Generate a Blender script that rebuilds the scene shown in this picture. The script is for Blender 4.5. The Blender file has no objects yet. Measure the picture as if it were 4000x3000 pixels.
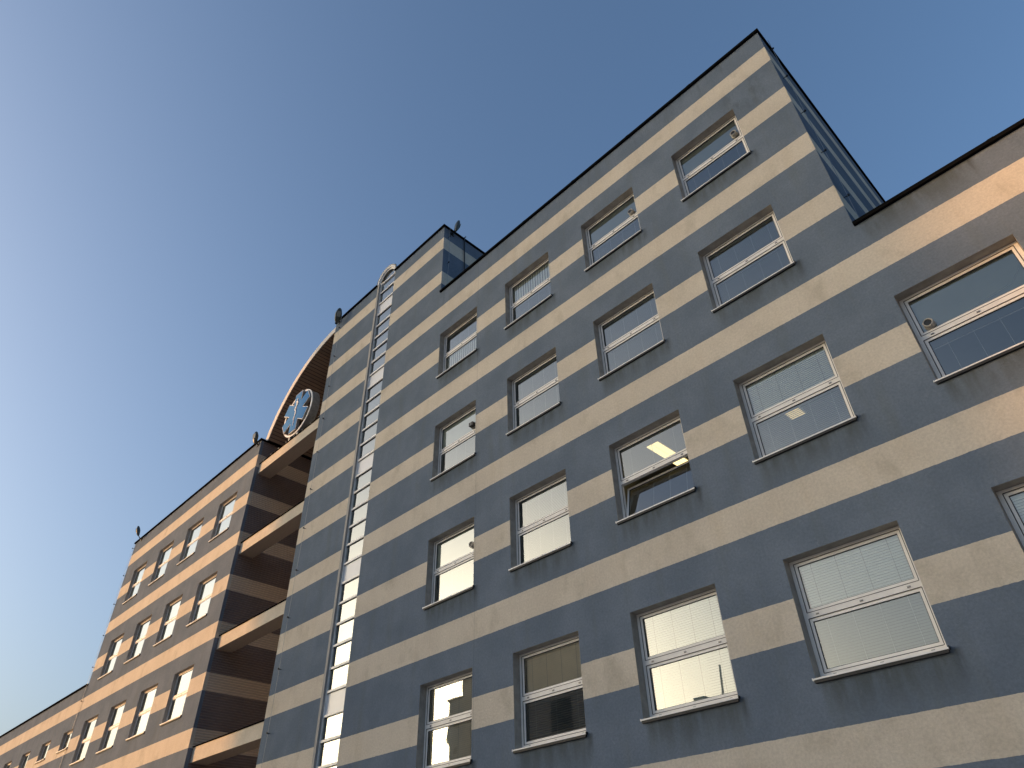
import bpy, math, random
from mathutils import Vector, Matrix
random.seed(7)
SC = bpy.context.scene
COL = SC.collection
R = math.radians
Z0 = 16.92            # height of the building's datum line above the ground

# ------------------------------------------------------------------ camera
cam_d = bpy.data.cameras.new('camera')
cam = bpy.data.objects.new('camera', cam_d); COL.objects.link(cam)
cam_d.sensor_width = 36.0; cam_d.lens = 24.599; cam_d.clip_end = 5000; cam_d.clip_start = 0.05
def cam_axes(a, b, c):
    Rz = Matrix.Rotation(a, 3, 'Z'); Rx = Matrix.Rotation(b, 3, 'X'); Ry = Matrix.Rotation(c, 3, 'Y')
    return Rz @ Rx @ Ry
M3 = cam_axes(0.7820598, 0.6663935, 0.0275172)
right, fwd, up = M3.col[0], M3.col[1], M3.col[2]
mw = Matrix((right, up, -fwd)).transposed().to_4x4()
mw.translation = Vector((13.4460, -10.2971, -15.3186 + Z0))
cam.matrix_world = mw
SC.camera = cam

# ------------------------------------------------------------------ light
AZ, EL = R(48.0), R(8.0)
S = Vector((-math.sin(AZ) * math.cos(EL), -math.cos(AZ) * math.cos(EL), math.sin(EL)))
w = bpy.data.worlds.new('World'); SC.world = w; w.use_nodes = True
nt = w.node_tree
bg = nt.nodes['Background']
sky = nt.nodes.new('ShaderNodeTexSky'); sky.sky_type = 'NISHITA'; sky.sun_disc = False
sky.sun_elevation = EL; sky.sun_rotation = math.atan2(S.x, S.y)
sky.altitude = 100; sky.air_density = 1.0; sky.dust_density = 7.5; sky.ozone_density = 2.8
nt.links.new(sky.outputs[0], bg.inputs[0]); bg.inputs[1].default_value = 0.15
sd = bpy.data.lights.new('sun', 'SUN'); sd.energy = 2.0; sd.angle = R(0.35); sd.color = (0.66, 0.305, 0.090)
so = bpy.data.objects.new('sun', sd); COL.objects.link(so)
so.rotation_euler = S.to_track_quat('Z', 'Y').to_euler(); so.location = (-60, -60, 60)
vs = SC.view_settings
vs.view_transform = 'Standard'; vs.look = 'None'; vs.gamma = 1.0; vs.use_curve_mapping = False
vs.exposure = 1.27
SC.cycles.max_bounces = 8; SC.cycles.transparent_max_bounces = 12; SC.cycles.glossy_bounces = 4

# ------------------------------------------------------------------ helpers
def tag(o, label=None, cat=None, group=None, kind=None):
    if label: o['label'] = label
    if cat: o['category'] = cat
    if group: o['group'] = group
    if kind: o['kind'] = kind
    return o

def empty(name, loc=(0, 0, 0)):
    o = bpy.data.objects.new(name, None); COL.objects.link(o); o.location = loc
    o.empty_display_size = 0.2
    return o

class MB:
    """collects faces; coordinates are in the parent's frame"""
    def __init__(s): s.v = []; s.f = []; s.m = []; s.sm = []
    def add(s, vs, fs, mi=0, smooth=False):
        b = len(s.v); s.v += [tuple(x) for x in vs]
        for f in fs: s.f.append([b + i for i in f]); s.m.append(mi); s.sm.append(smooth)
    def quad(s, a, b, c, d, mi=0): s.add([a, b, c, d], [(0, 1, 2, 3)], mi)
    def box(s, x0, x1, y0, y1, z0, z1, mi=0):
        v = [(x0,y0,z0),(x1,y0,z0),(x1,y1,z0),(x0,y1,z0),(x0,y0,z1),(x1,y0,z1),(x1,y1,z1),(x0,y1,z1)]
        s.add(v, [(0,3,2,1),(4,5,6,7),(0,1,5,4),(1,2,6,5),(2,3,7,6),(3,0,4,7)], mi)
    def obox(s, M, sx, sy, sz, mi=0, taper=1.0):
        v = []
        for k, t in ((-1, 1.0), (1, taper)):
            for a, b in ((-1,-1),(1,-1),(1,1),(-1,1)):
                v.append(M @ Vector((a*sx/2*t, b*sy/2*t, k*sz/2)))
        s.add(v, [(0,3,2,1),(4,5,6,7),(0,1,5,4),(1,2,6,5),(2,3,7,6),(3,0,4,7)], mi)
    def tube(s, pts, r, n=8, mi=0, cap=True, flat=1.0):
        pts = [Vector(p) for p in pts]; rs = r if isinstance(r, (list, tuple)) else [r]*len(pts)
        rings = []
        for i, p in enumerate(pts):
            t = (pts[min(i+1, len(pts)-1)] - pts[max(i-1, 0)]).normalized()
            a = Vector((0, 1, 0)) if abs(t.y) < 0.9 else Vector((1, 0, 0))
            u = (a - t * a.dot(t)).normalized(); wv = t.cross(u)
            rings.append([p + (u*math.cos(2*math.pi*k/n)*flat + wv*math.sin(2*math.pi*k/n))*rs[i] for k in range(n)])
        b = [q for rg in rings for q in rg]; fs = []
        for i in range(len(pts)-1):
            for k in range(n):
                fs.append((i*n+k, i*n+(k+1) % n, (i+1)*n+(k+1) % n, (i+1)*n+k))
        s.add(b, fs, mi, True)
        if cap:
            s.add(rings[0], [tuple(range(n))[::-1]], mi); s.add(rings[-1], [tuple(range(n))], mi)
    def lathe_y(s, cx, cz, prof, n=48, mi=0, a0=0.0, a1=2*math.pi, smooth=False):
        """profile of (radius, y) turned about the y axis through cx, cz"""
        full = abs(a1-a0-2*math.pi) < 1e-6
        m = n if full else n+1
        v = []
        for i in range(m):
            a = a0 + (a1-a0)*i/n
            for r, y in prof: v.append((cx + r*math.cos(a), y, cz + r*math.sin(a)))
        k = len(prof); fs = []
        for i in range(n):
            j = (i+1) % m
            for q in range(k-1): fs.append((i*k+q, i*k+q+1, j*k+q+1, j*k+q))
        s.add(v, fs, mi, smooth)
    def prism_y(s, poly, y0, y1, mi=0, mside=None):
        """extrude an x-z polygon (list) from y0 (front) to y1"""
        n = len(poly); v = [(x, y0, z) for x, z in poly] + [(x, y1, z) for x, z in poly]
        s.add(v, [tuple(range(n)), tuple(range(2*n-1, n-1, -1))], mi)
        s.add(v, [(i, i+n, (i+1) % n + n, (i+1) % n) for i in range(n)], mi if mside is None else mside)
    def build(s, name, mats, parent=None, loc=None, fix=True):
        me = bpy.data.meshes.new(name)
        dz = 0.0 if parent is not None else Z0
        me.from_pydata([(x, y, z+dz) for x, y, z in s.v], [], s.f)
        for m in (mats if isinstance(mats, (list, tuple)) else [mats]): me.materials.append(m)
        for p, mi, sm in zip(me.polygons, s.m, s.sm): p.material_index = mi; p.use_smooth = sm
        me.update()
        o = bpy.data.objects.new(name, me); COL.objects.link(o)
        if parent is not None: o.parent = parent
        if loc is not None: o.location = loc
        return o

# ------------------------------------------------------------------ materials
class NT:
    def __init__(s, name):
        s.mat = bpy.data.materials.new(name); s.mat.use_nodes = True
        s.t = s.mat.node_tree; s.t.nodes.clear()
        s.out = s.t.nodes.new('ShaderNodeOutputMaterial')
    def n(s, typ, **k):
        nd = s.t.nodes.new(typ)
        for a, b in k.items(): setattr(nd, a, b)
        return nd
    def link(s, a, b): s.t.links.new(a, b)
    def val(s, inp, v):
        if hasattr(v, 'node'): s.link(v, inp)
        elif v is not None: inp.default_value = v
    def math(s, op, a, b=None, c=None, clamp=False):
        nd = s.n('ShaderNodeMath', operation=op, use_clamp=clamp)
        s.val(nd.inputs[0], a)
        if b is not None: s.val(nd.inputs[1], b)
        if c is not None: s.val(nd.inputs[2], c)
        return nd.outputs[0]
    def mix(s, f, a, b, blend='MIX'):
        nd = s.n('ShaderNodeMix', data_type='RGBA', blend_type=blend)
        s.val(nd.inputs[0], f)
        for i, v in ((6, a), (7, b)):
            if isinstance(v, tuple) and len(v) == 3: v = v + (1,)
            s.val(nd.inputs[i], v)
        return nd.outputs[2]
    def noise(s, vec, scale, detail=4, rough=0.55, mscale=None, dist=0.0):
        if mscale:
            mp = s.n('ShaderNodeMapping'); mp.inputs['Scale'].default_value = mscale
            s.link(vec, mp.inputs[0]); vec = mp.outputs[0]
        nd = s.n('ShaderNodeTexNoise'); s.link(vec, nd.inputs['Vector'])
        nd.inputs['Scale'].default_value = scale; nd.inputs['Detail'].default_value = detail
        nd.inputs['Roughness'].default_value = rough; nd.inputs['Distortion'].default_value = dist
        return nd.outputs[0]
    def ramp(s, f, lo, hi, a=0.0, b=1.0):
        nd = s.n('ShaderNodeMapRange', interpolation_type='SMOOTHSTEP'); s.val(nd.inputs[0], f)
        for i, v in zip((1, 2, 3, 4), (lo, hi, a, b)): nd.inputs[i].default_value = v
        return nd.outputs[0]
    def grey(s, f):
        nd = s.n('ShaderNodeCombineColor')
        for i in range(3): s.link(f, nd.inputs[i])
        return nd.outputs[0]
    def bsdf(s, col, rough=0.6, metal=0.0, spec=0.5, bump=None, bstr=0.3, bdist=0.01):
        b = s.n('ShaderNodeBsdfPrincipled')
        if isinstance(col, tuple) and len(col) == 3: col = col + (1,)
        s.val(b.inputs['Base Color'], col); s.val(b.inputs['Roughness'], rough)
        s.val(b.inputs['Metallic'], metal); s.val(b.inputs['Specular IOR Level'], spec)
        if bump is not None:
            bn = s.n('ShaderNodeBump'); bn.inputs['Strength'].default_value = bstr
            bn.inputs['Distance'].default_value = bdist
            s.link(bump, bn.inputs['Height']); s.link(bn.outputs[0], b.inputs['Normal'])
        s.link(b.outputs[0], s.out.inputs[0])
        return s.mat

DARK = (0.082, 0.105, 0.134); LIGHT = (0.400, 0.335, 0.262)

def wall_material(name, sills=False, ribs=False):
    t = NT(name)
    pos = t.n('ShaderNodeNewGeometry').outputs['Position']
    sp = t.n('ShaderNodeSeparateXYZ'); t.link(pos, sp.inputs[0])
    X, Y, Z = sp.outputs
    jig = t.noise(pos, 9, 3, 0.6)
    z = t.math('ADD', Z, t.math('MULTIPLY', t.math('SUBTRACT', jig, 0.5), 0.022))
    fr = t.math('FRACT', t.math('DIVIDE', t.math('SUBTRACT', Z0 + 1.270 + 1.8132*6, z), 1.8132))
    light = t.math('LESS_THAN', fr, 0.339)
    # uneven paint: large clouds, vertical wash streaks, fine grain
    cloud = t.noise(pos, 0.9, 6, 0.62)
    streak = t.noise(pos, 2.4, 5, 0.6, (1, 1, 0.13))
    grain = t.noise(pos, 24, 4, 0.75)
    speck = t.noise(pos, 7.5, 6, 0.75, dist=0.6)
    dk = t.mix(t.ramp(cloud, 0.35, 0.68), (0.138, 0.172, 0.218), (0.170, 0.207, 0.256))
    dk = t.mix(t.math('MULTIPLY', t.ramp(streak, 0.50, 0.72), 0.34), dk, (0.142, 0.162, 0.165))
    dk = t.mix(t.math('MULTIPLY', t.ramp(speck, 0.60, 0.74), 0.38), dk, (0.27, 0.30, 0.34))
    lt = t.mix(t.ramp(cloud, 0.3, 0.7), (0.575, 0.515, 0.425), (0.640, 0.575, 0.476))
    lt = t.mix(t.math('MULTIPLY', t.ramp(streak, 0.50, 0.74), 0.5), lt, (0.56, 0.485, 0.375))
    blot = t.noise(pos, 1.5, 6, 0.62, (1, 1, 0.7), 0.15)
    lt = t.mix(t.math('MULTIPLY', t.ramp(blot, 0.50, 0.76), 0.62), lt, (0.40, 0.355, 0.275))
    lt = t.mix(t.math('MULTIPLY', t.ramp(speck, 0.60, 0.74), 0.25), lt, (0.74, 0.66, 0.54))
    col = t.mix(light, dk, lt)
    g = t.ramp(grain, 0.25, 0.75, 0.88, 1.11)
    col = t.mix(1.0, col, t.grey(g), 'MULTIPLY')
    if sills:   # grimy run-off below each window sill, a dirty parapet foot, and one straight joint in the render
        xr = t.math('MULTIPLY', t.math('FRACT', t.math('DIVIDE', t.math('ADD', X, 3.027*20), 3.027)), 3.027)
        zr = t.math('MULTIPLY', t.math('FRACT', t.math('DIVIDE', t.math('SUBTRACT', Z0 + 3.607*2, Z), 3.607)), 3.607)
        inx = t.math('MULTIPLY', t.ramp(xr, -0.01, 0.15), t.ramp(xr, 1.65, 2.05, 1, 0))
        fall = t.math('MULTIPLY', t.ramp(zr, 1.78, 1.81), t.ramp(zr, 1.81, 2.55, 1, 0))
        run = t.noise(pos, 5.0, 5, 0.65, (1, 1, 0.2))
        am = t.math('MULTIPLY', t.math('MULTIPLY', inx, fall), t.ramp(run, 0.30, 0.62, 0.25, 0.85))
        inb = t.math('MULTIPLY', t.math('GREATER_THAN', X, -0.1), t.math('LESS_THAN', Z, Z0 + 0.1))
        col = t.mix(t.math('MULTIPLY', t.math('MULTIPLY', am, inb), 0.85), col, (0.080, 0.090, 0.083))
        # two dark drips at the sill ends
        e = t.math('MULTIPLY', t.ramp(t.math('ABSOLUTE', t.math('SUBTRACT', xr, 1.86)), 0.0, 0.10, 1, 0),
                   t.math('MULTIPLY', t.ramp(zr, 1.76, 1.8), t.ramp(zr, 1.8, 2.35, 1, 0)))
        col = t.mix(t.math('MULTIPLY', t.math('MULTIPLY', e, inb), t.ramp(run, 0.35, 0.6, 0.1, 0.6)), col, (0.05, 0.055, 0.052))
        j = t.math('LESS_THAN', t.math('ABSOLUTE', t.math('SUBTRACT', X, 1.83)), 0.006)
        jj = t.math('MULTIPLY', j, t.math('LESS_THAN', Z, Z0 + 2.0))
        col = t.mix(t.math('MULTIPLY', jj, 0.35), col, (0.05, 0.06, 0.07))
        rs = t.math('MULTIPLY', t.ramp(Z, Z0 + 0.9, Z0 + 2.0), t.ramp(t.noise(pos, 6.0, 5, 0.7, (1, 1, 0.08)), 0.50, 0.68))
        col = t.mix(t.math('MULTIPLY', rs, 0.45), col, (0.10, 0.112, 0.118))
        # damp patch at the top corner
        pd = t.math('MULTIPLY', t.ramp(t.math('ABSOLUTE', t.math('SUBTRACT', X, 11.2)), 0.1, 0.75, 1, 0),
                    t.ramp(t.math('ABSOLUTE', t.math('SUBTRACT', Z, Z0 + 0.15)), 0.1, 0.85, 1, 0))
        col = t.mix(t.math('MULTIPLY', pd, t.ramp(t.noise(pos, 3.0, 5, 0.6, (1, 1, 0.3)), 0.40, 0.62, 0, 0.6)), col, (0.065, 0.075, 0.082))
    h = t.math('ADD', t.math('MULTIPLY', t.noise(pos, 26, 5, 0.7, dist=0.8), 1.0), t.math('MULTIPLY', speck, 0.9))
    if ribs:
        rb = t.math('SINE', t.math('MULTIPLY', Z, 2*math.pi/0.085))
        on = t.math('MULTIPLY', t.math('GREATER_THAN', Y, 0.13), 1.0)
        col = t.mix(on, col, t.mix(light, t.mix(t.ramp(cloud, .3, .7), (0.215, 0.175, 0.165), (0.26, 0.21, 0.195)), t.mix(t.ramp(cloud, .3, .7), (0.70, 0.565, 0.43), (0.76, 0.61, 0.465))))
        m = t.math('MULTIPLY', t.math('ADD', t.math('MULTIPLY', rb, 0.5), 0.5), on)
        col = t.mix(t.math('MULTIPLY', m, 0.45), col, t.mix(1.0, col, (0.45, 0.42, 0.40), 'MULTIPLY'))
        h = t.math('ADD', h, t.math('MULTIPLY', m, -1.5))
    return t.bsdf(col, 1.0, 0, 0.0, h, 0.75, 0.016)

def simple(name, col, rough=0.5, metal=0.0, var=0.12, scale=6.0, spec=0.5, bump=0.0):
    t = NT(name)
    pos = t.n('ShaderNodeNewGeometry').outputs['Position']
    n = t.noise(pos, scale, 5, 0.6)
    c = t.mix(1.0, col, t.grey(t.ramp(n, 0.25, 0.75, 1-var, 1+var)), 'MULTIPLY')
    return t.bsdf(c, rough, metal, spec, n if bump else None, bump, 0.005)

M_wall = wall_material('striped_render', sills=True)
M_wallp = wall_material('striped_render_plain')
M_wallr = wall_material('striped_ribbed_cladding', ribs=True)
M_reveal = simple('reveal_render', (0.34, 0.315, 0.275), 0.9, 0, 0.18, 5, 0.2, 0.3)
M_coping = simple('dark_coping_metal', (0.007, 0.007, 0.007), 0.9, 0.0, 0.2, 3, 0.0)
M_alu = simple('grey_beige_aluminium', (0.78, 0.75, 0.70), 0.42, 0.0, 0.07, 4, 0.5)
M_alud = simple('gasket_and_sill_shade', (0.012, 0.012, 0.012), 0.6, 0, 0.1, 5)
M_sash = simple('sash_aluminium', (0.82, 0.79, 0.74), 0.38, 0.0, 0.06, 4, 0.5)
M_sill = simple('sill_metal', (0.82, 0.80, 0.76), 0.4, 0.0, 0.10, 5, 0.5)
M_blind = simple('blind_slat_white', (0.90, 0.92, 0.87), 0.5, 0.0, 0.04, 3)
M_blindw = simple('blind_slat_cream', (0.92, 0.77, 0.58), 0.5, 0.0, 0.06, 3)
M_blindg = simple('blind_slat_grey', (0.38, 0.41, 0.41), 0.5, 0.0, 0.06, 3)
M_blindd = simple('blind_slat_dark', (0.33, 0.31, 0.29), 0.5, 0.0, 0.08, 3)
M_cord = simple('blind_cord', (0.55, 0.56, 0.56), 0.6)
M_panel = simple('pane_panel_grey_green', (0.30, 0.325, 0.29), 0.6, 0, 0.06, 1.2)
M_panelw = simple('pane_panel_pale', (0.62, 0.63, 0.57), 0.6, 0, 0.06, 1.2)
M_room = simple('room_plaster', (0.33, 0.335, 0.32), 0.9, 0, 0.06, 1.5)
M_roomb = simple('room_brown', (0.17, 0.115, 0.07), 0.9, 0, 0.15, 1.5)
M_white = simple('white_spandrel_panel', (0.70, 0.71, 0.72), 0.35, 0, 0.03, 2)
M_vent = simple('vent_plastic', (0.42, 0.39, 0.34), 0.5, 0, 0.08, 8)
M_black = simple('black_plastic', (0.012, 0.013, 0.012), 0.45, 0, 0.1, 6)
M_steel = simple('galvanised_steel', (0.33, 0.33, 0.33), 0.45, 0.6, 0.12, 8)
M_fascia = simple('beige_fascia_metal', (0.62, 0.56, 0.48), 0.5, 0.0, 0.10, 3)
M_trim = simple('grey_trim', (0.34, 0.33, 0.31), 0.7, 0, 0.08, 3, 0.2)
M_concr = simple('grey_roofing', (0.12, 0.12, 0.12), 0.9, 0, 0.2, 2)
M_blue = simple('emblem_blue', (0.075, 0.225, 0.50), 0.7, 0, 0.04, 2, 0.05)
M_embw = simple('emblem_white', (0.78, 0.78, 0.76), 0.4, 0, 0.03, 2)
M_drum = simple('emblem_drum_steel', (0.30, 0.29, 0.27), 0.6, 0.2, 0.25, 5)

def beam_material():
    t = NT('beam_render')
    pos = t.n('ShaderNodeNewGeometry').outputs['Position']
    n = t.noise(pos, 2.0, 6, 0.65)
    f = t.noise(pos, 55, 3, 0.7)
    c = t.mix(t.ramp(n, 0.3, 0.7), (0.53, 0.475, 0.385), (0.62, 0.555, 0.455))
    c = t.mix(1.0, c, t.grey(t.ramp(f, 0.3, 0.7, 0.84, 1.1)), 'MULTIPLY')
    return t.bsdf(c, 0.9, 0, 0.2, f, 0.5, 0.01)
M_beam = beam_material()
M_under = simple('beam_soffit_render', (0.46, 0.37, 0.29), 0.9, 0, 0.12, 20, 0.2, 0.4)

def soffit_material():
    t = NT('brown_slatted_soffit')
    # slats are modelled; this only gives them painted-metal variation
    pos = t.n('ShaderNodeNewGeometry').outputs['Position']
    n = t.noise(pos, 1.5, 5, 0.6, (1, 0.2, 1))
    c = t.mix(t.ramp(n, 0.3, 0.7), (0.215, 0.150, 0.110), (0.27, 0.19, 0.14))
    return t.bsdf(c, 0.6, 0, 0.3)
M_soffit = soffit_material()
M_groove = simple('soffit_groove', (0.028, 0.020, 0.016), 0.9)

def glass_material(name='window_glass', tint=(0.90, 0.94, 0.92), panes=3.0, base=0.12):
    t = NT(name)
    pos = t.n('ShaderNodeNewGeometry').outputs['Position']
    n = t.noise(pos, 0.9, 2, 0.4)
    bp = t.n('ShaderNodeBump'); bp.inputs['Strength'].default_value = 0.05; bp.inputs['Distance'].default_value = 0.05
    t.link(n, bp.inputs['Height'])
    fr = t.n('ShaderNodeFresnel'); fr.inputs[0].default_value = 1.52
    one = t.math('SUBTRACT', 1.0, fr.outputs[0])
    fac = t.math('SUBTRACT', 1.0 + base, t.math('POWER', one, panes), clamp=True)
    fac = t.math('MAXIMUM', fac, t.ramp(fr.outputs[0], 0.07, 0.21, 0.05, 0.66))
    gl = t.n('ShaderNodeBsdfGlossy'); gl.inputs['Roughness'].default_value = 0.012
    gl.inputs['Color'].default_value = (0.67, 0.70, 0.69, 1)
    t.link(bp.outputs[0], gl.inputs['Normal'])
    tr = t.n('ShaderNodeBsdfTransparent'); tr.inputs[0].default_value = tint + (1,)
    mx = t.n('ShaderNodeMixShader'); t.link(fac, mx.inputs[0]); t.link(tr.outputs[0], mx.inputs[1]); t.link(gl.outputs[0], mx.inputs[2])
    t.link(mx.outputs[0], t.out.inputs[0])
    return t.mat
M_glass = glass_material()

def emis(name, col, st):
    t = NT(name)
    e = t.n('ShaderNodeEmission'); e.inputs[0].default_value = col + (1,); e.inputs[1].default_value = st
    t.link(e.outputs[0], t.out.inputs[0]); return t.mat
M_lamp = emis('lamp_diffuser', (1.0, 0.74, 0.32), 0.95); M_lamp2 = emis('lamp_diffuser_dim', (1.0, 0.72, 0.34), 0.48)

# ------------------------------------------------------------------ ground
def ground():
    m = MB(); m.box(-900, 900, -900, 900, -Z0-1.0, -Z0)
    t = NT('paved_ground'); pos = t.n('ShaderNodeNewGeometry').outputs['Position']
    n = t.noise(pos, 0.15, 8, 0.6); f = t.noise(pos, 30, 3, 0.7)
    c = t.mix(t.ramp(n, 0.35, 0.65), (0.30, 0.29, 0.27), (0.40, 0.385, 0.36))
    t.bsdf(c, 0.9, 0, 0.3, f, 0.4, 0.01)
    o = m.build('ground', t.mat); tag(o, 'grey paved ground round the hospital', kind='structure')
ground()

# ------------------------------------------------------------------ the hospital
ROOF_HI, ROOF_LO, ROOF_T = 2.014, -5.363, 5.52
XL, XR, XM, XT, XE = -26.25, 26.0, -7.32, -0.10, 12.05    # left tall wing end, right end, recess right edge, stair block right edge, tall block end
XRC = -12.373                                           # recess left edge (tall left wing's right end)
DEP = 14.0; REV = 0.19; REVL = 0.13
HB = empty('hospital_building', (0, 0, Z0))
tag(HB, 'blue and beige striped hospital block seen from below, with stepped roofs and square windows', 'building')

WINS = []   # (x, ztop, w, h, upper kind, lower kind, extras)
DX = 3.0266; ROWZ = [0.0, -3.617, -7.215, -10.80]
W, H = 1.783, 1.783
spec = {
 'A0': ('cords', 'vert'), 'A1': ('vert', 'cords'), 'A2': ('panel', 'cords'), 'A3': ('panel', 'partial'),
 'B0': ('panelw', 'cords'), 'B1': ('cords', 'cords'), 'B2': ('cords', 'cords'), 'B3': ('cords', 'cords'),
 'C0': ('panelw', 'cords'), 'C1': ('cords', 'grey'), 'C2': ('fine', 'tilt'), 'C3': ('closed', 'cordsl'), 'C4': ('panel', 'raised'),
 'C5': ('closed', 'closed'),
 'D0': ('cream', 'cream'), 'D1': ('warm', 'dslat'), 'D2': ('closed', 'closed'), 'D3': ('closed', 'grey'), 'D4': ('closed', 'closed'), 'D5': ('closed', 'grey')}
vents = {'A2': (7.575-2*DX, -0.67, 'round'), 'A3': (10.64-3*DX, -0.62, 'round'), 'B0': (1.50, -0.65, 'box'), 'C0': (1.54, -0.62, 'round'), 'C4': (12.35-4*DX, -0.68, 'grill')}
for j, r in enumerate('ABCD'):
    for i in range(6):
        k = r + str(i)
        if k in spec: WINS.append((i*DX, ROWZ[j], W, H, spec[k][0], spec[k][1], vents.get(k), 'main'))
LWX = -13.647; LWD = 3.176; LW = 1.68
lk = [('panelw', 'panelw')]*8 + [('cream', 'cream'), ('cream', 'panelw'), ('cream', 'cream'), ('cream', 'cream')]  # pale panels and blinds added behind the glass to brighten these reflecting panes
for j, zt in enumerate((0.0, -3.625, -7.238)):
    for i in range(4):
        a = lk[j*4+i]; WINS.append((LWX - LWD*i - LW, zt, LW, 1.77, a[0], a[1], None, 'left'))
for i in range(5):
    WINS.append((-26.2 - 3.19*i - 1.38, -7.30, 1.38, 0.83, 'cream', None, None, 'small'))

def grid_wall(mb, x0, x1, z0, z1, holes, mi=0, y=0.0):
    xs = sorted({x0, x1} | {v for h in holes for v in (h[0], h[0]+h[2])})
    zs = sorted({z0, z1} | {v for h in holes for v in (h[1], h[1]-h[3])})
    for a, b in zip(xs, xs[1:]):
        for c, d in zip(zs, zs[1:]):
            mx, mz = (a+b)/2, (c+d)/2
            if any(h[0] < mx < h[0]+h[2] and h[1]-h[3] < mz < h[1] for h in holes): continue
            mb.quad((a, y, c), (b, y, c), (b, y, d), (a, y, d), mi)

def reveal(mb, x, z, w_, h, d=None, mi=1):
    if d is None: d = REVL if x < XRC else REV
    mb.quad((x, 0, z-h), (x, 0, z), (x, d, z), (x, d, z-h), mi)
    mb.quad((x+w_, 0, z), (x+w_, 0, z-h), (x+w_, d, z-h), (x+w_, d, z), mi)
    mb.quad((x, 0, z), (x+w_, 0, z), (x+w_, d, z), (x, d, z), mi)
    mb.quad((x+w_, 0, z-h), (x, 0, z-h), (x, d, z-h), (x+w_, d, z-h), mi)

ZB = -Z0
def hol(sel): return [(x[0], x[1], x[2], x[3]) for x in WINS if x[7] == sel]
def block(name, label, x0, x1, ztop, holes, mat, sides, back=True, ydep=DEP):
    m = MB(); grid_wall(m, x0, x1, ZB, ztop, holes)
    for h in holes:
        if len(h) == 4: reveal(m, *h)
    for sx, zlo in sides:
        m.quad((sx, 0, zlo), (sx, ydep, zlo), (sx, ydep, ztop), (sx, 0, ztop)) if sx > (x0+x1)/2 else \
        m.quad((sx, ydep, zlo), (sx, 0, zlo), (sx, 0, ztop), (sx, ydep, ztop))
    if back: m.quad((x1, ydep, ZB), (x0, ydep, ZB), (x0, ydep, ztop), (x1, ydep, ztop))
    m.quad((x0+.02, 0.02, ztop-0.25), (x1-.02, 0.02, ztop-0.25), (x1-.02, ydep-.02, ztop-0.25), (x0+.02, ydep-.02, ztop-0.25), 2)
    o = m.build(name, [mat, M_reveal, M_concr], HB)
    if label: o['label'] = label
    return o
block('wall', 'low striped left wing wall lit orange by the sun', -62.0, XL, ROOF_LO, hol('small'), M_wallp, [(-62.0, ZB)])
o = block('wall', 'taller striped wall of the left wing with twelve windows', XL, XRC, ROOF_HI, hol('left'), M_wallp, [(XL, ROOF_LO)])
block('wall', 'striped wall of the tall middle block with rows of square windows', XT, XE, ROOF_HI, [h for h in hol('main') if h[0] < XE-0.5], M_wall, [(XE, ROOF_LO)])
block('wall', 'low striped right wing wall at the picture edge', XE, XR, ROOF_LO, [h for h in hol('main') if h[0] > XE-0.5], M_wall, [(XR, ZB)])
# stair block with the tall glazed slot (open to the top)
SX0, SX1, SREV = -4.30, -3.13, 0.085
m = MB()
grid_wall(m, XM, SX0, ZB, ROOF_T, []); grid_wall(m, SX1, XT, ZB, ROOF_T, [])
m.quad((SX0, 0, ZB), (SX0, 0, ROOF_T), (SX0, SREV, ROOF_T), (SX0, SREV, ZB), 1)
m.quad((SX1, 0, ROOF_T), (SX1, 0, ZB), (SX1, SREV, ZB), (SX1, SREV, ROOF_T), 1)
m.quad((XT, 0, ROOF_HI-.3), (XT, DEP, ROOF_HI-.3), (XT, DEP, ROOF_T), (XT, 0, ROOF_T))
m.quad((XM, DEP, ZB), (XM, 0, ZB), (XM, 0, ROOF_T), (XM, DEP, ROOF_T))
m.quad((XT, DEP, ZB), (XM, DEP, ZB), (XM, DEP, ROOF_T), (XT, DEP, ROOF_T))
m.quad((XM+.02, 0.3, ROOF_T-.25), (XT-.02, 0.3, ROOF_T-.25), (XT-.02, DEP-.02, ROOF_T-.25), (XM+.02, DEP-.02, ROOF_T-.25), 2)
o = m.build('wall', [M_wallp, M_reveal, M_concr], HB); o['label'] = 'striped wall of the stair block beside the tall glass strip'
# recess: return wall of the left wing and back wall
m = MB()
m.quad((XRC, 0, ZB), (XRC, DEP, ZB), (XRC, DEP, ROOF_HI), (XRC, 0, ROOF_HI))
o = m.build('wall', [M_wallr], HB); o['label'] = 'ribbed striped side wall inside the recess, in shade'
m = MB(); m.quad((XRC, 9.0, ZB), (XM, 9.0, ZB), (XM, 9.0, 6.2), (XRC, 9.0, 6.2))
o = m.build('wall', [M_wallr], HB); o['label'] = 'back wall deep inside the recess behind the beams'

# copings: thin dark metal along every roof edge
def coping(label, runs):
    m = MB()
    for (ax, ay, bx, by, z) in runs:
        if ay == by: m.box(ax, bx, ay-0.06, ay+0.30, z-0.035, z+0.045)
        else: m.box(ax-0.30, ax+0.05, ay, by, z-0.035, z+0.045)
    for (ax, ay, bx, by, z) in runs:
        if ay == by:
            n = int((bx-ax)/2.0)
            for q in range(1, n):
                xx = ax+(bx-ax)*q/n; m.box(xx-.05, xx+.05, ay-0.064, ay+0.303, z-0.039-random.uniform(0, .004), z+0.049)
    o = m.build('roof_edge', M_coping, HB); o['label'] = label
coping('dark metal roof edge of the low left wing', [(-62.0, 0, XL-.03, 0, ROOF_LO)])
coping('dark metal roof edge of the tall left wing', [(XL-.05, 0, XRC+.05, 0, ROOF_HI), (XRC, 0.302, XRC, DEP, ROOF_HI)])
coping('dark metal roof edge of the tall middle block', [(XT+.003, 0, XE+.05, 0, ROOF_HI), (XE, .302, XE, DEP, ROOF_HI)])
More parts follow.
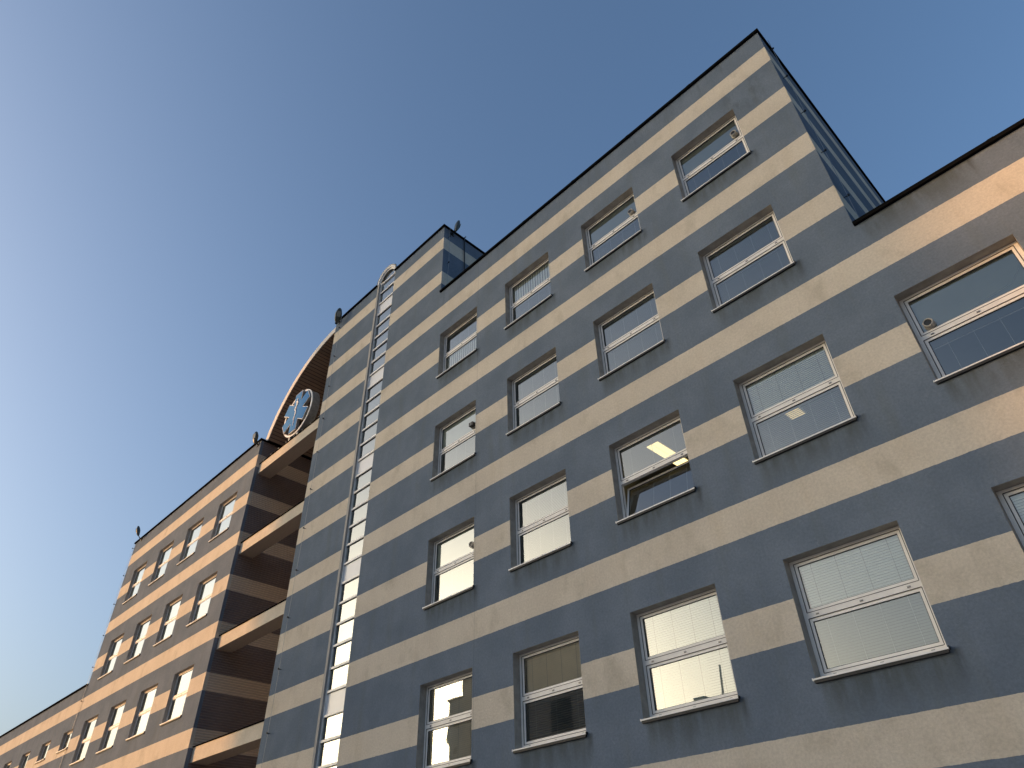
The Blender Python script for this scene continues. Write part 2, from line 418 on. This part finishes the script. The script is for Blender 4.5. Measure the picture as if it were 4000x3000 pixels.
coping('dark metal roof edge of the low right wing', [(XE+.003, 0, XR, 0, ROOF_LO)])
coping('dark metal roof edge of the stair block', [(XM-.04, 0, SX0-.03, 0, ROOF_T), (SX1+.0, 0, XT+.05, 0, ROOF_T), (XT, .302, XT, DEP, ROOF_T)])

# ------------------------------------------------------------------ windows
def window_frame(w_, h, single=False):
    m = MB(); y0, y1 = REV-0.005, REV+0.07
    e = 0.004
    fw = 0.066
    m.box(e, fw, y0, y1, -h+e, -e); m.box(w_-fw, w_-e, y0, y1, -h+e, -e)
    m.box(fw, w_-fw, y0, y1, -0.052, -e)
    m.box(fw, w_-fw, y0, y1, -h+e, -h+0.092)
    if not single:
        m.box(fw, w_-fw, y0, y1, -0.912, -0.822)
        zs = (-0.867, -h+0.052)
    else: zs = (-h+0.052,)
    def seam(a, b, c, d, k=0.0045):       # dark joint round each sash
        ya, yb = y0-0.0015, y0+0.004
        m.box(a-k, a+k, ya, yb, c, d, 2); m.box(b-k, b+k, ya, yb, c, d, 2)
        m.box(a+k, b-k, ya-.0004, yb, d-k, d+k, 2); m.box(a+k, b-k, ya-.0004, yb, c-k, c+k, 2)
    if single: seam(fw, w_-fw, -h+0.092, -0.052)
    else: seam(fw, w_-fw, -0.822, -0.052); seam(fw, w_-fw, -h+0.092, -0.912)
    for z in zs:
        for x in (0.22, w_/2, w_-0.22):
            m.box(x-0.024, x+0.024, y0-0.010, y0-0.0005, z-0.011, z+0.013, 1)
            m.box(x-0.020, x+0.020, y0-0.012, y0-0.0102, z-0.011, z-0.003, 2)
    return m
def sash_mesh(x0, x1, z0, z1, y=REV+0.004, t=0.047):
    """a slim frame round the pane, with a dark joint outside it and a dark gasket inside"""
    m = MB(); g = 0.007
    m.box(x0+g, x0+t, y, y+0.055, z0+g, z1-g); m.box(x1-t, x1-g, y, y+0.055, z0+g, z1-g)
    m.box(x0+t, x1-t, y, y+0.055, z1-t, z1-g); m.box(x0+t, x1-t, y, y+0.055, z0+g, z0+t)
    k = 0.009
    for (a, b, c, d) in ((x0+t, x0+t+k, z0+t, z1-t), (x1-t-k, x1-t, z0+t, z1-t), (x0+t+k, x1-t-k, z1-t-k, z1-t), (x0+t+k, x1-t-k, z0+t, z0+t+k)):
        m.box(a, b, y+0.012, y+0.03, c, d, 1)
    return m
def sill_mesh(w_, h):
    m = MB(); z = -h
    m.add([(-0.03, -0.045, z-0.004), (w_+0.03, -0.045, z-0.004), (w_+0.03, REV-.01, z+0.014), (-0.03, REV-.01, z+0.014),
           (-0.03, -0.045, z-0.026), (w_+0.03, -0.045, z-0.026), (w_+0.03, -0.002, z-0.026), (-0.03, -0.002, z-0.026)],
          [(0, 1, 2, 3), (4, 5, 1, 0), (7, 6, 5, 4)], 0)
    m.box(w_+0.022, w_+0.034, -0.048, 0.0, z-0.03, z+0.012, 1); m.box(-0.034, -0.022, -0.048, 0.0, z-0.03, z+0.004, 0)
    m.box(-0.01, w_+.01, -0.040, -0.002, z-0.066, z-0.027, 1)  # black strip standing in for the shadow under the sill
    return m
def pane_mesh(x0, x1, z0, z1, y):
    m = MB(); m.quad((x0, y, z0), (x1, y, z0), (x1, y, z1), (x0, y, z1)); return m
def slats(m, x0, x1, z0, z1, y, tilt, pitch=0.026, wd=0.027, mi=0, sag=0.0):
    n = int((z1-z0)/pitch); ca, sa = math.cos(tilt)*wd/2, math.sin(tilt)*wd/2
    for i in range(n):
        z = z1 - pitch*(i+0.5)
        j = random.uniform(-0.0007, 0.0007)
        m.quad((x0, y-ca, z-sa+j), (x1, y-ca, z-sa-j), (x1, y+ca, z+sa-j), (x0, y+ca, z+sa+j), mi)
def cords(m, x0, x1, z0, z1, y, n, mi=1, th=0.004, part=1.0):
    for i in range(n):
        x = x0 + (x1-x0)*(i+0.35)/(n-0.3) if n > 1 else (x0+x1)/2
        p = part if part == 1.0 else part*random.uniform(0.5, 1.1)
        m.box(x-th/2, x+th/2, y-0.002, y, z0, z0+(z1-z0)*p, mi)
def blind_mesh(kind, x0, x1, z0, z1):
    m = MB(); y = REV+0.075
    mats = [M_blind, M_cord]
    if kind in ('closed', 'grey', 'warm', 'dslat', 'cream'):
        mats = [{'closed': M_blind, 'grey': M_panel, 'warm': M_blindw, 'dslat': M_blindd, 'cream': M_blindw}[kind], M_cord, M_blindd]
        slats(m, x0+.01, x1-.01, z0, z1-0.03, y, R({'closed': 70, 'grey': 58, 'warm': 80, 'dslat': 42, 'cream': 74}[kind]), 0.040, 0.043)
        m.box(x0, x1, y-0.015, y+0.015, z1-0.03, z1+0.01, 0)
        cords(m, x0+.05, x1-.05, z0, z1, y-0.017, 4 if kind != 'dslat' else 3, 2 if kind in ('closed', 'warm', 'cream') else 1, 0.005)
    elif kind == 'fine':
        mats = [M_blindg, M_cord]
        slats(m, x0+.01, x1-.01, z0, z1-0.03, y, R(22), 0.026, 0.020)
        cords(m, x0+.05, x1-.05, z0, z1, y-0.016, 3, 1, 0.007); m.box(x0, x1, y-.012, y+.012, z1-.03, z1+.005, 1)
    elif kind == 'partial':
        slats(m, x0+.01, x1-.01, z0+.13, z1-0.03, y, R(50)); mats = [M_blindg, M_cord]
        m.box(x0+.01, x1-.01, y-.015, y+.015, z0+.09, z0+.12, 1); cords(m, x0+.05, x1-.05, z0+.12, z1, y-0.016, 4, 1, .006)
    elif kind == 'vert':
        mats = [M_blind, M_cord]; n = 16
        for i in range(n):
            a = x0 + (x1-x0)*i/n; b = a + (x1-x0)/n
            m.quad((a, y+.02, z0), (b, y-.01, z0), (b, y-.01, z1), (a, y+.02, z1), 0)
    elif kind in ('cords', 'cordsl'):
        mats = [M_blindg, M_cord]; cords(m, x0+.04, x1-.04, z0, z1, y, 4, 1, 0.007)
        m.box(x0, x1, y-.012, y+.012, z1-.02, z1+.004, 1)
        slats(m, x0+.01, x1-.01, z0, z1-0.03, y+.02, R(60), 0.036, 0.036)
    elif kind == 'raised':
        mats = [M_blindg, M_cord]; cords(m, x0+.1, x1-.1, z0, z1, y, 4, 1, 0.005)
        slats(m, x0+.01, x1-.01, z1-.11, z1, y, R(12), 0.011, 0.03)
        m.box(x0+.02, x1-.02, y-.01, y+.012, z1-.135, z1-.128, 1)
    elif kind in ('panel', 'panelw'):
        mats = [M_panel if kind == 'panel' else M_panelw, M_cord]
        m.box(x0, x1, y-0.02, y, z0, z1)
        if kind == 'panel':
            m.tube([(x0+.1+(x1-x0)*.2, y-.024, z0+.01), (x1-.22, y-.024, z0+.15), (x1-.05, y-.024, z0+.34)], 0.004, 5, 1)
    else: return None, None
    return m, mats
def vent_mesh(kind):
    m = MB(); yg = REV+0.02
    if kind == 'box':
        m.box(-0.075, 0.075, yg-0.14, yg, -0.055, 0.055, 1); m.box(-0.085, 0.085, yg-0.03, yg-0.001, -0.065, 0.065, 0)
        m.box(-0.004, 0.004, yg-0.145, yg-0.1405, -0.05, 0.05, 0)
    else:
        m.lathe_y(0, 0, [(0.0, yg-0.05), (0.058, yg-0.05), (0.058, yg-0.095), (0.070, yg-0.10), (0.078, yg-0.09), (0.078, yg-0.02), (0.088, yg-0.012), (0.088, yg-0.001)], 28, 0, smooth=False)
        m.lathe_y(0, 0, [(0.0, yg-0.084), (0.0575, yg-0.084)], 28, 1)
        if kind == 'grill':
            for i in range(-3, 4): m.box(-math.sqrt(max(0, .05**2-(i*.014)**2)), math.sqrt(max(0, .05**2-(i*.014)**2)), yg-0.085, yg-0.078, i*.014-.002, i*.014+.002, 1)
    return m
def room_mesh(w_, h):
    m = MB(); a, b, c, d, y0, y1 = -0.5, w_+0.5, -h-0.7, 0.08, REV+0.09, 3.2
    m.quad((a, y1, c), (b, y1, c), (b, y1, d), (a, y1, d)); m.quad((a, y0, c), (a, y1, c), (a, y1, d), (a, y0, d))
    m.quad((b, y1, c), (b, y0, c), (b, y0, d), (b, y1, d)); m.quad((a, y0, d), (a, y1, d), (b, y1, d), (b, y0, d)); m.quad((a, y1, c), (a, y0, c), (b, y0, c), (b, y1, c))
    # inner side of the facade wall round the frame
    grid_wall(m, a, b, c, d, [(0.01, -0.01, w_-0.02, h-0.02)], 0, y0)
    return m
CACHE = {}
def put(key, make, name, mats, parent, loc=(0, 0, 0)):
    if key in CACHE:
        o = CACHE[key].copy(); COL.objects.link(o); o.parent = parent; o.location = loc; o.rotation_euler = (0, 0, 0)
    else:
        o = make().build(name, mats, parent, loc); CACHE[key] = o
    return o
for (x, z, w_, h, ku, kl, vent, grp) in WINS:
    single = kl is None
    # the outer frame with its cross bar is the window itself, everything else hangs on it
    dy = (REVL-REV) if x < XRC else 0.0
    win = put(('f', w_, h), lambda: window_frame(w_, h, single), 'window', [M_alu, M_steel, M_alud], HB, (x, dy, z))
    put(('sill', w_, h), lambda: sill_mesh(w_, h), 'sill', [M_sill, M_alud], win, (0, -dy*0.98, 0))
    ks = [(ku, -0.822 if not single else -h+0.092, -0.052)] + ([] if single else [(kl, -h+0.092, -0.912)])
    for q, (k, a, b) in enumerate(ks):
        lf = x < XRC; x0, x1 = 0.066, w_-0.066; t = 0.030 if lf else 0.047
        s = put(('s', w_, a, b), lambda: sash_mesh(x0, x1, a, b, t=t), 'sash', [M_sash, M_alud], win)
        p = put(('p', w_, a, b), lambda: pane_mesh(x0+t, x1-t, a+t, b-t, REV+(0.012 if lf else 0.026)), 'pane', M_glass, win)
        if k == 'tilt':                      # lower light tipped inwards about its bottom edge
            for o in (s, p):
                o.location = (0, 0, 0)
                T = Matrix.Translation((0, REV+0.03, a+0.01)) @ Matrix.Rotation(R(-13.5), 4, 'X') @ Matrix.Translation((0, -REV-0.03, -a-0.01))
                o.matrix_local = T
            s['label'] = 'lower sash tipped open inwards'
            bm_ = MB(); slats(bm_, x0+t+.01, x1-t-.01, a+t, b-t-.02, REV+.075, R(15), .026, .02); cords(bm_, x0+.1, x1-.1, a+t, b-t, REV+.06, 4, 1, .006)
            bo = bm_.build('blind', [M_blindd, M_cord], win); bo.matrix_local = T
        else:
            key = ('b', k, w_, a, b, random.randint(0, 3))
            if key in CACHE: put(key, None, 'blind', None, win)
            else:
                mm, mt = blind_mesh(k, x0+t, x1-t, a+t, b-t)
                if mm: CACHE[key] = mm.build('blind', mt, win)
    if vent:
        put(('v', vent[2]), lambda: vent_mesh(vent[2]), 'vent', [M_vent, M_black], win, (vent[0], 0, vent[1]))
    if grp != 'small' or True:
        put(('r', w_, h), lambda: room_mesh(w_, h), 'room_wall', M_roomb if False else M_room, win)

# ------------------------------------------------------------------ glazed slot of the stair block
gy = SREV
fr = MB(); cx = (SX0+SX1)/2
GX0, GX1 = SX0+0.115, SX1-0.004
fr.box(GX0, GX0+0.03, gy-0.03, gy+0.05, ZB+.2, ROOF_T); fr.box(GX1-0.02, GX1, gy-0.03, gy+0.05, ZB+.2, ROOF_T)
barz = [5.60-0.6045*n for n in range(1, 37)]
for n, z in enumerate(barz):
    fr.box(GX0+0.03, GX1-0.02, gy-0.03, gy+0.05, z-0.03, z+0.03)
    fr.box(GX0+0.03, GX1-0.02, gy+0.001, gy+0.045, z-0.045, z-0.0305, 1)
ro = (SX1-SX0)/2 + 0.015; zc = ROOF_T
fr.lathe_y(cx, zc, [(ro-0.13, gy-0.02), (ro-0.13, gy-0.05), (ro-0.06, gy-0.05), (ro-0.06, -0.02), (ro, -0.02), (ro, gy+0.3)], 28, 0, 0, math.pi)
fr.box(GX0+0.03, GX1-0.02, gy-0.03, gy+0.05, zc-0.03, zc+0.03)
SW = fr.build('stair_window', [M_sill, M_alud], HB); SW['label'] = 'tall narrow glazed strip with an arched head'
m = MB(); m.box(SX0+.003, SX0+.112, -.012, gy+.05, ZB+.2, ROOF_T+.02); m.build('side_trim', M_trim, SW)
zl = [ROOF_T] + barz
for n in range(len(zl)-1):
    top, bot = zl[n]-0.03, zl[n+1]+0.03
    if n % 6 == 2:
        m = MB(); m.box(GX0+0.03, GX1-0.02, gy+.012, gy+.03, bot, top-.014); o = m.build('spandrel_panel', M_white, SW)
    else:
        m = MB(); m.quad((GX0+0.03, gy+.014, bot), (GX1-0.02, gy+.014, bot), (GX1-0.02, gy+.014, top-.014), (GX0+0.03, gy+.014, top-.014)); o = m.build('pane', M_glass, SW)
m = MB(); n = 20; rr = ro-0.125
m.add([(cx+rr*math.cos(math.pi*i/n), gy+.014, zc+.03+rr*math.sin(math.pi*i/n)*0.95) for i in range(n+1)], [tuple(range(n+1))])
m.build('pane', M_glass, SW)
m = MB()   # barrel hood over the arched head, running back over the roof
m.lathe_y(cx, zc, [(ro+0.002, -0.02), (ro+0.05, -0.03), (ro+0.05, 4.0)], 28, 0, 0, math.pi, False)
for i in range(1, 5):
    a = math.pi*(i/5.0)
    p = Vector((cx+(ro+.055)*math.cos(a), -0.0, zc+(ro+.055)*math.sin(a)))
    m.box(p.x-.02, p.x+.02, -0.015, 0.03, p.z-.015, p.z+.03, 1)
o = m.build('arched_hood', [M_drum, M_black], SW)
m = MB()   # stair shaft behind the strip: back and side walls, landings
m.quad((SX0-.6, 2.6, ZB), (SX1+.6, 2.6, ZB), (SX1+.6, 2.6, 6.0), (SX0-.6, 2.6, 6.0)); m.quad((SX0-.6, .2, ZB), (SX0-.6, 2.6, ZB), (SX0-.6, 2.6, 6.0), (SX0-.6, .2, 6.0))
m.quad((SX1+.6, 2.6, ZB), (SX1+.6, .2, ZB), (SX1+.6, .2, 6.0), (SX1+.6, 2.6, 6.0))
m.quad((SX0-.6, .2, ZB), (SX0-.004, .2, ZB), (SX0-.004, .2, 5.45), (SX0-.6, .2, 5.45)); m.quad((SX1+.004, .2, ZB), (SX1+.6, .2, ZB), (SX1+.6, .2, 5.45), (SX1+.004, .2, 5.45))
for k in range(0, 6):
    z = zl[2]-0.3-3.627*k; m.box(SX0-.55, SX1+.55, .25, 2.55, z-.2, z)
m.box(cx+.12, cx+.40, .5, .6, ZB, 5.4)
m.build('shaft_wall', M_room, SW)

# ------------------------------------------------------------------ recess beams and arched roof
BY0, BY1 = 0.17, 0.76
BEAMS = [0.80, -2.86, -6.53, -10.20, -13.87]
for k, zt in enumerate(BEAMS):
    m = MB(); zb = zt-0.46; x0, x1 = XRC+.002, XM-.002
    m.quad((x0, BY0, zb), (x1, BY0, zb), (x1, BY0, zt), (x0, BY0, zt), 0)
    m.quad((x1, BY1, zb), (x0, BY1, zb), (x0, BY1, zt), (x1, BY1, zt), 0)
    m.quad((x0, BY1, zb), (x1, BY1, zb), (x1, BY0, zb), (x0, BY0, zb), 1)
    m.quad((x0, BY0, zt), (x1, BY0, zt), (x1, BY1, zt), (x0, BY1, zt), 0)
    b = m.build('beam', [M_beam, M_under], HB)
    m = MB(); m.box(x0, x1, BY0-.035, BY1+.03, zt+.002, zt+.03)
    if k == 0:
        for q in range(9):
            xx = x0+.35+q*.62; m.box(xx-.02, xx+.02, BY0-.03, BY0+.02, zt+.03, zt+.075, 1)
    m.build('beam_capping', [M_coping, M_steel], b)
AC, ARR = Vector((-7.30, 0, 0.28)), 5.38
a_end = math.acos((XM-AC.x)/ARR); a_st = math.pi - math.asin((2.03-AC.z)/ARR)
m = MB(); NS = 40; ys, ye = 0.17, 8.98
ri = ARR-0.26
segs = [a_st + (a_end-a_st)*i/NS for i in range(NS+1)]
def P3(a, r, y): return (AC.x+r*math.cos(a), y, AC.z+r*math.sin(a))
for a, b in zip(segs, segs[1:]):
    g = a+(b-a)*0.16
    m.quad(P3(a, ri+.03, ys+.05), P3(g, ri+.03, ys+.05), P3(g, ri+.03, ye), P3(a, ri+.03, ye), 1)
    m.quad(P3(g, ri, ys+.02), P3(b, ri, ys+.02), P3(b, ri, ye), P3(g, ri, ye), 0)
    m.quad(P3(g, ri+.03, ys+.02), P3(g, ri, ys+.02), P3(g, ri, ye), P3(g, ri+.03, ye), 1)
    m.quad(P3(b, ri, ys+.02), P3(b, ri+.03, ys+.02), P3(b, ri+.03, ye), P3(b, ri, ye), 1)
sf = m.build('arched_soffit', [M_soffit, M_groove], HB); sf['label'] = 'brown slatted underside of the curved roof over the recess'
m = MB()
for a, b in zip(segs, segs[1:]):
    m.quad(P3(a, ri-.02, ys), P3(b, ri-.02, ys), P3(b, ARR, ys), P3(a, ARR, ys), 0)
    m.quad(P3(a, ARR, ys), P3(b, ARR, ys), P3(b, ARR, ye), P3(a, ARR, ye), 1)
    m.quad(P3(a, ri-.02, ys), P3(b, ri-.02, ys), P3(b, ri-.02, ys+.03), P3(a, ri-.02, ys+.03), 0)
for i in range(3, NS, 4):
    a = segs[i]; p = P3(a, ARR+.03, ys+.03); m.box(p[0]-.02, p[0]+.02, p[1]-.02, p[1]+.02, p[2]-.04, p[2]+.03, 2)
ar = m.build('arched_roof', [M_fascia, M_concr, M_steel], HB); ar['label'] = 'curved roof with a pale metal edge over the recess'

# ------------------------------------------------------------------ emblem sign on the top beam
SGX, SGZ, SGY = -9.97, 2.33, 0.27
sign = empty('emblem_sign', (SGX, SGY, 0.80+.03+Z0))
tag(sign, 'round medical emblem sign, blue six-armed star with snake and staff, standing on the top beam', 'sign')
dz = SGZ - 0.83
def star(wd, L, c=(0, 0)):
    pts = []
    for k in range(6):
        a = R(90 - 60*k + 60); d = Vector((math.cos(a), math.sin(a))); p = Vector((-d.y, d.x))
        nb = R(90 - 60*k + 90); rn = wd/math.sin(R(30))
        pts.append((c[0]+rn*math.cos(nb), c[1]+rn*math.sin(nb)))
        for sgn in (1, -1):
            q = d*L + p*wd*sgn; pts.append((c[0]+q.x, c[1]+q.y))
    return pts[::-1]
m = MB(); m.prism_y([(x, z+dz) for x, z in star(0.288, 1.03)], -0.02, 0.11, 0, 1)
st = m.build('star', [M_embw, M_drum], sign, (0, -0.05, 0))
m = MB(); m.prism_y([(x, z+dz) for x, z in star(0.260, 0.998)], -0.032, -0.0205, 0); m.build('star_face', M_blue, st)
m = MB(); rc = (0.05, dz-0.05); Ro, Ri = 1.12, 1.03
m.lathe_y(rc[0], rc[1], [(Ri, 0.04), (Ri, 0.0), (Ro, 0.0), (Ro, 0.03)], 64, 0)
m.lathe_y(rc[0], rc[1], [(Ro-.012, 0.03), (Ro-.012, 0.34), (Ro-.03, 0.34), (Ro-.03, 0.04)], 64, 1)
m.lathe_y(rc[0], rc[1], [(Ro+.003, 0.33), (Ro+.003, 0.36), (Ro-.05, 0.36)], 64, 2)
m.build('ring', [M_embw, M_drum, M_steel], sign)
m = MB()
for zz in (dz+.45, dz-.45): m.box(-.95, 1.0, 0.20, 0.25, zz-.03, zz+.03)
m.box(-.05, .05, 0.115, .2, dz-.5, dz+.5)
m.build('strut', M_black, sign)
for x in (-.32, .30):
    m = MB(); m.box(x-.03, x+.03, 0.02, 0.09, 0.0, dz-.05-math.sqrt(Ro**2-(x-.05)**2)+.03); m.build('leg', M_embw, sign)
m = MB()   # staff and snake, white, proud of the blue star
yv = -0.095
m.tube([(0, yv, dz+.62), (0, yv, dz+.3), (0, yv, dz-.3), (0, yv, dz-.72)], [.034, .030, .024, .012], 8, 0, True, 0.4)
m.tube([(0, yv, dz+.60), (0, yv, dz+.70)], [.05, .03], 10, 0, True, 0.4)
pts, rs = [], []
N = 60
for i in range(N+1):
    u = i/N; z = dz+.50-1.10*u; amp = .115*(1-u*.72); ph = 2*math.pi*2.25*u+0.5
    pts.append((amp*math.sin(ph), yv-.008-.006*math.cos(ph), z)); rs.append(.030*(1-u*.75)+.004)
pts = [(-.02, yv-.012, dz+.57), (.06, yv-.012, dz+.585), (.11, yv-.01, dz+.54)][::-1][:0] + pts
m.tube(pts, rs, 8, 0, True, 0.4)
m.tube([(pts[0][0], yv-.012, pts[0][2]), (pts[0][0]-.06, yv-.012, pts[0][2]+.05), (pts[0][0]-.14, yv-.012, pts[0][2]+.035)], [.032, .036, .012], 8, 0, True, 0.4)
m.build('snake_and_staff', M_embw, sign)

# ------------------------------------------------------------------ floodlights on the roof edges
def floodlight(base, head, tip, plate_n, label):
    """base: on the wall, head: where the lamp is gripped, tip: far end of the lamp"""
    base, head, tip = Vector(base), Vector(head), Vector(tip)
    t = empty('floodlight', (base.x, base.y, base.z+Z0)); tag(t, label, 'floodlight', 'floodlights on the roof edges')
    h, tp = head-base, tip-base
    m = MB(); n = Vector(plate_n)
    M = Matrix.Translation(n*0.015) @ n.to_track_quat('Z', 'Y').to_matrix().to_4x4()
    m.obox(M, .20, .16, .03); m.obox(Matrix.Translation(n*.05) @ n.to_track_quat('Z', 'Y').to_matrix().to_4x4(), .07, .07, .05)
    m.build('mounting_plate', M_black, t)
    m = MB(); m.tube([n*.03, n*.12+Vector((0, 0, .02)), h], .022, 8); m.build('bracket', M_black, t)
    m = MB(); d = (tp-h).normalized(); L = (tp-h).length
    q = d.to_track_quat('Z', 'Y').to_matrix().to_4x4()
    prof = [(-.07, .05), (0.0, .10), (.22*L, .125), (.5*L, .145), (.72*L, .12), (.92*L, .08), (L, .03)]
    rings = []; nn = 12
    for zz, r in prof:
        rings.append([Matrix.Translation(h) @ q @ Vector((r*math.cos(2*math.pi*k/nn), r*.62*math.sin(2*math.pi*k/nn), zz)) for k in range(nn)])
    v = [p for rg in rings for p in rg]
    m.add(v, [(i*nn+k, i*nn+(k+1) % nn, (i+1)*nn+(k+1) % nn, (i+1)*nn+k) for i in range(len(prof)-1) for k in range(nn)], 0, True)
    m.add(rings[0], [tuple(range(nn))[::-1]]); m.add(rings[-1], [tuple(range(nn))])
    hd = m.build('lamp_head', M_flood, t)
    m = MB(); M = Matrix.Translation(h) @ q
    m.obox(M @ Matrix.Translation((0, -.092, .5*L)), .15, .012, .42*L); m.build('lens', M_lens, hd)
M_flood = simple('floodlight_casing', (0.035, 0.045, 0.04), 0.4, 0.0, 0.3, 8)
M_lens = simple('floodlight_lens', (0.20, 0.21, 0.19), 0.2, 0, 0.05, 4)
floodlight((-25.35, 0, 1.93), (-25.10, -.33, 2.02), (-25.20, -.42, 2.52), (0, -1, 0), 'dark floodlight at the far left end of the left wing roof')
floodlight((-12.62, 0, 1.86), (-12.30, -.30, 1.72), (-12.28, -.36, 2.22), (0, -1, 0), 'dark floodlight at the roof corner left of the round emblem sign')
floodlight((-7.02, 0, 5.38), (-6.78, -.28, 5.12), (-6.52, -.36, 5.62), (0, -1, 0), 'dark floodlight above the recess at the corner of the stair block roof')
floodlight((-.10, .36, 5.36), (.18, .33, 5.33), (.20, .42, 5.90), (1, 0, 0), 'dark floodlight on the dark blue side wall at the stair block roof corner')

# ------------------------------------------------------------------ lightning conductors and cables
def conductor(label, pts, brackets, nrm, loc):
    t = empty('lightning_conductor', (loc[0], loc[1], loc[2]+Z0)); tag(t, label, 'lightning rod', 'lightning conductor wires')
    L = Vector(loc)
    m = MB(); m.tube([Vector(p)-L for p in pts], 0.006, 6); m.build('wire', M_steel, t)
    n = Vector(nrm)
    for b in brackets:
        b = Vector(b)-L; m = MB(); d = n*0.16
        m.tube([b-n*0.08, b+n*0.05], 0.008, 6); m.obox(Matrix.Translation(b+n*.02), .035, .035, .035)
        m.tube([b-n*.02+Vector((0, 0, -.02)), b+n*.03+Vector((0, 0, .03))], .012, 6); m.build('wire_bracket', M_black, t)
def run(x, y, zs, zt, zbm, label, nrm, wob=0.012):
    pts = [(x, y, zt)]
    z = zt
    k = 0
    for z in zs: pts.append((x+random.uniform(-wob, wob)*(abs(nrm[1])), y+random.uniform(-wob, wob)*abs(nrm[0]), z))
    pts.append((x, y, zbm))
    conductor(label, pts, [(x, y, z) for z in zs], nrm, (x, y, zt))
run(-6.82, -.08, [4.88, 3.3, 1.75, .2, -1.3, -2.85, -4.35, -5.85, -7.4, -8.95, -10.7, -12.2], 5.5, -13.5, 'thin wire down the left corner of the stair block wall', (0, -1, 0))
run(-26.15, -.08, [1.65, .1, -1.45, -3.05, -4.6, -6.15, -7.7, -9.3], 1.95, -12.5, 'thin wire down the far left end of the left wing', (0, -1, 0))
run(12.13, .40, [1.6, .3, -1.2, -2.7, -4.2], 2.05, -5.3, 'thin wire down the dark side wall of the tall middle block', (1, 0, 0), .03)
run(-.02, .21, [5.04, 3.62, 2.4], 5.5, 2.05, 'thin wire down the dark side wall of the stair block', (1, 0, 0), .03)
t = MB(); t.tube([(-.01, .96, 5.60), (-.03, 1.0, 5.68), (-.06, .95, 5.60), (-.055, .96, 5.2), (-.06, 1.0, 3.6), (-.06, 1.03, 1.5)], .02, 8)
tag(t.build('roof_cable', M_black), 'thick black cable hanging down the dark side wall of the stair block', 'cable')
ae = empty('roof_aerial', (-6.56, .14, 5.56+Z0)); tag(ae, 'tiny aerial with a bent wire on the stair block roof edge', 'aerial')
m = MB(); m.box(-.05, .05, -.03, .03, .28, .36); m.build('aerial_box', M_black, ae)
m = MB(); m.tube([(-.55, 0, 0), (-.42, 0, .22), (-.02, 0, .34), (.12, 0, .38), (.24, 0, .30), (.26, 0, 0)], .007, 6); m.build('aerial_wire', M_steel, ae)

# ------------------------------------------------------------------ lit ceiling lamps behind two windows
def clamp_(loc, sx, sy, label, mat):
    t = empty('ceiling_lamp', (loc[0], loc[1], loc[2]+Z0)); tag(t, label, 'ceiling lamp', 'lit ceiling lamps indoors')
    m = MB(); m.box(-sx/2-.02, sx/2+.02, -sy/2-.02, sy/2+.02, -.03, 0.0); m.build('lamp_housing', M_sash, t)
    m = MB()
    for i in range(2): m.box(-sx/2+i*sx/2+.01, -.01+i*sx/2, -sy/2, sy/2, -.045, -.031)
    m.build('diffuser', mat, t)
clamp_((6.68, 1.28, -7.14), .30, 1.15, 'long lit ceiling lamp seen through the window with the tipped-open lower sash', M_lamp)
clamp_((9.33, 1.95, -7.14), .30, .28, 'small lit ceiling lamp in the lower pane of the window right of the open one', M_lamp2)

# ------------------------------------------------------------------ buildings across the street (they cast the shade and show in the glass) and an added shadow block
M_bl = simple('block_render', (0.50, 0.45, 0.38), 0.9, 0, 0.15, 0.3)
M_bw = simple('block_window', (0.03, 0.035, 0.04), 0.2)
def opposite(name, label, x0, x1, y0, y1, top, nx, nz, group=None, roofbits=True):
    t = empty(name, ((x0+x1)/2, (y0+y1)/2, 0)); tag(t, label, 'building')
    w2, d2 = (x1-x0)/2, (y1-y0)/2; Hh = top+Z0
    m = MB(); m.box(-w2, w2, -d2, d2, 0, Hh); m.build('wall', M_bl, t)
    m = MB(); m.box(-w2-.3, w2+.3, -d2-.3, d2+.3, Hh+.002, Hh+.5); rf = m.build('roof', M_concr, t)
    if roofbits:
        m = MB(); m.box(-w2*.4, w2*.1, -d2*.3, d2*.3, Hh+.502, Hh+2.4); m.tube([(w2*.5, 0, Hh+.4), (w2*.5, 0, Hh+4)], .06); m.build('chimney', M_concr, rf)
    proto = None
    for i in range(nx):
        for j in range(nz):
            if proto is None:
                m = MB(); m.box(-.7, .7, 0, .04, -.75, .75); proto = m.build('window', M_bw, t); o = proto
            else: o = proto.copy(); COL.objects.link(o); o.parent = t
            o.location = (-w2+(i+.5)*2*w2/nx, d2, 2.2+j*(Hh-2)/nz)
opposite('apartment_tower', 'tall apartment tower across the street, a dark reflection in the lowest windows', -132.0, -116.5, -112.0, -110.0, 31.0, 3, 8)
opposite('far_shadow_block', 'unseen distant block added to cast the soft shadow edge on the right wing', -196.8, -186.7, -180.0, -170.0, 42.0, 4, 6, None, False)  # unseen block, added only to soften the right-hand shadow edge
opposite('office_building', 'narrow office building across the street, reflected in a bottom window', -22.3, -12.3, -21.5, -20.0, -1.8, 3, 3)
opposite('brick_house', 'smaller house across the street, its roofline reflected in a bottom window', -8.2, -5.6, -28.0, -20.0, -8.3, 2, 3)
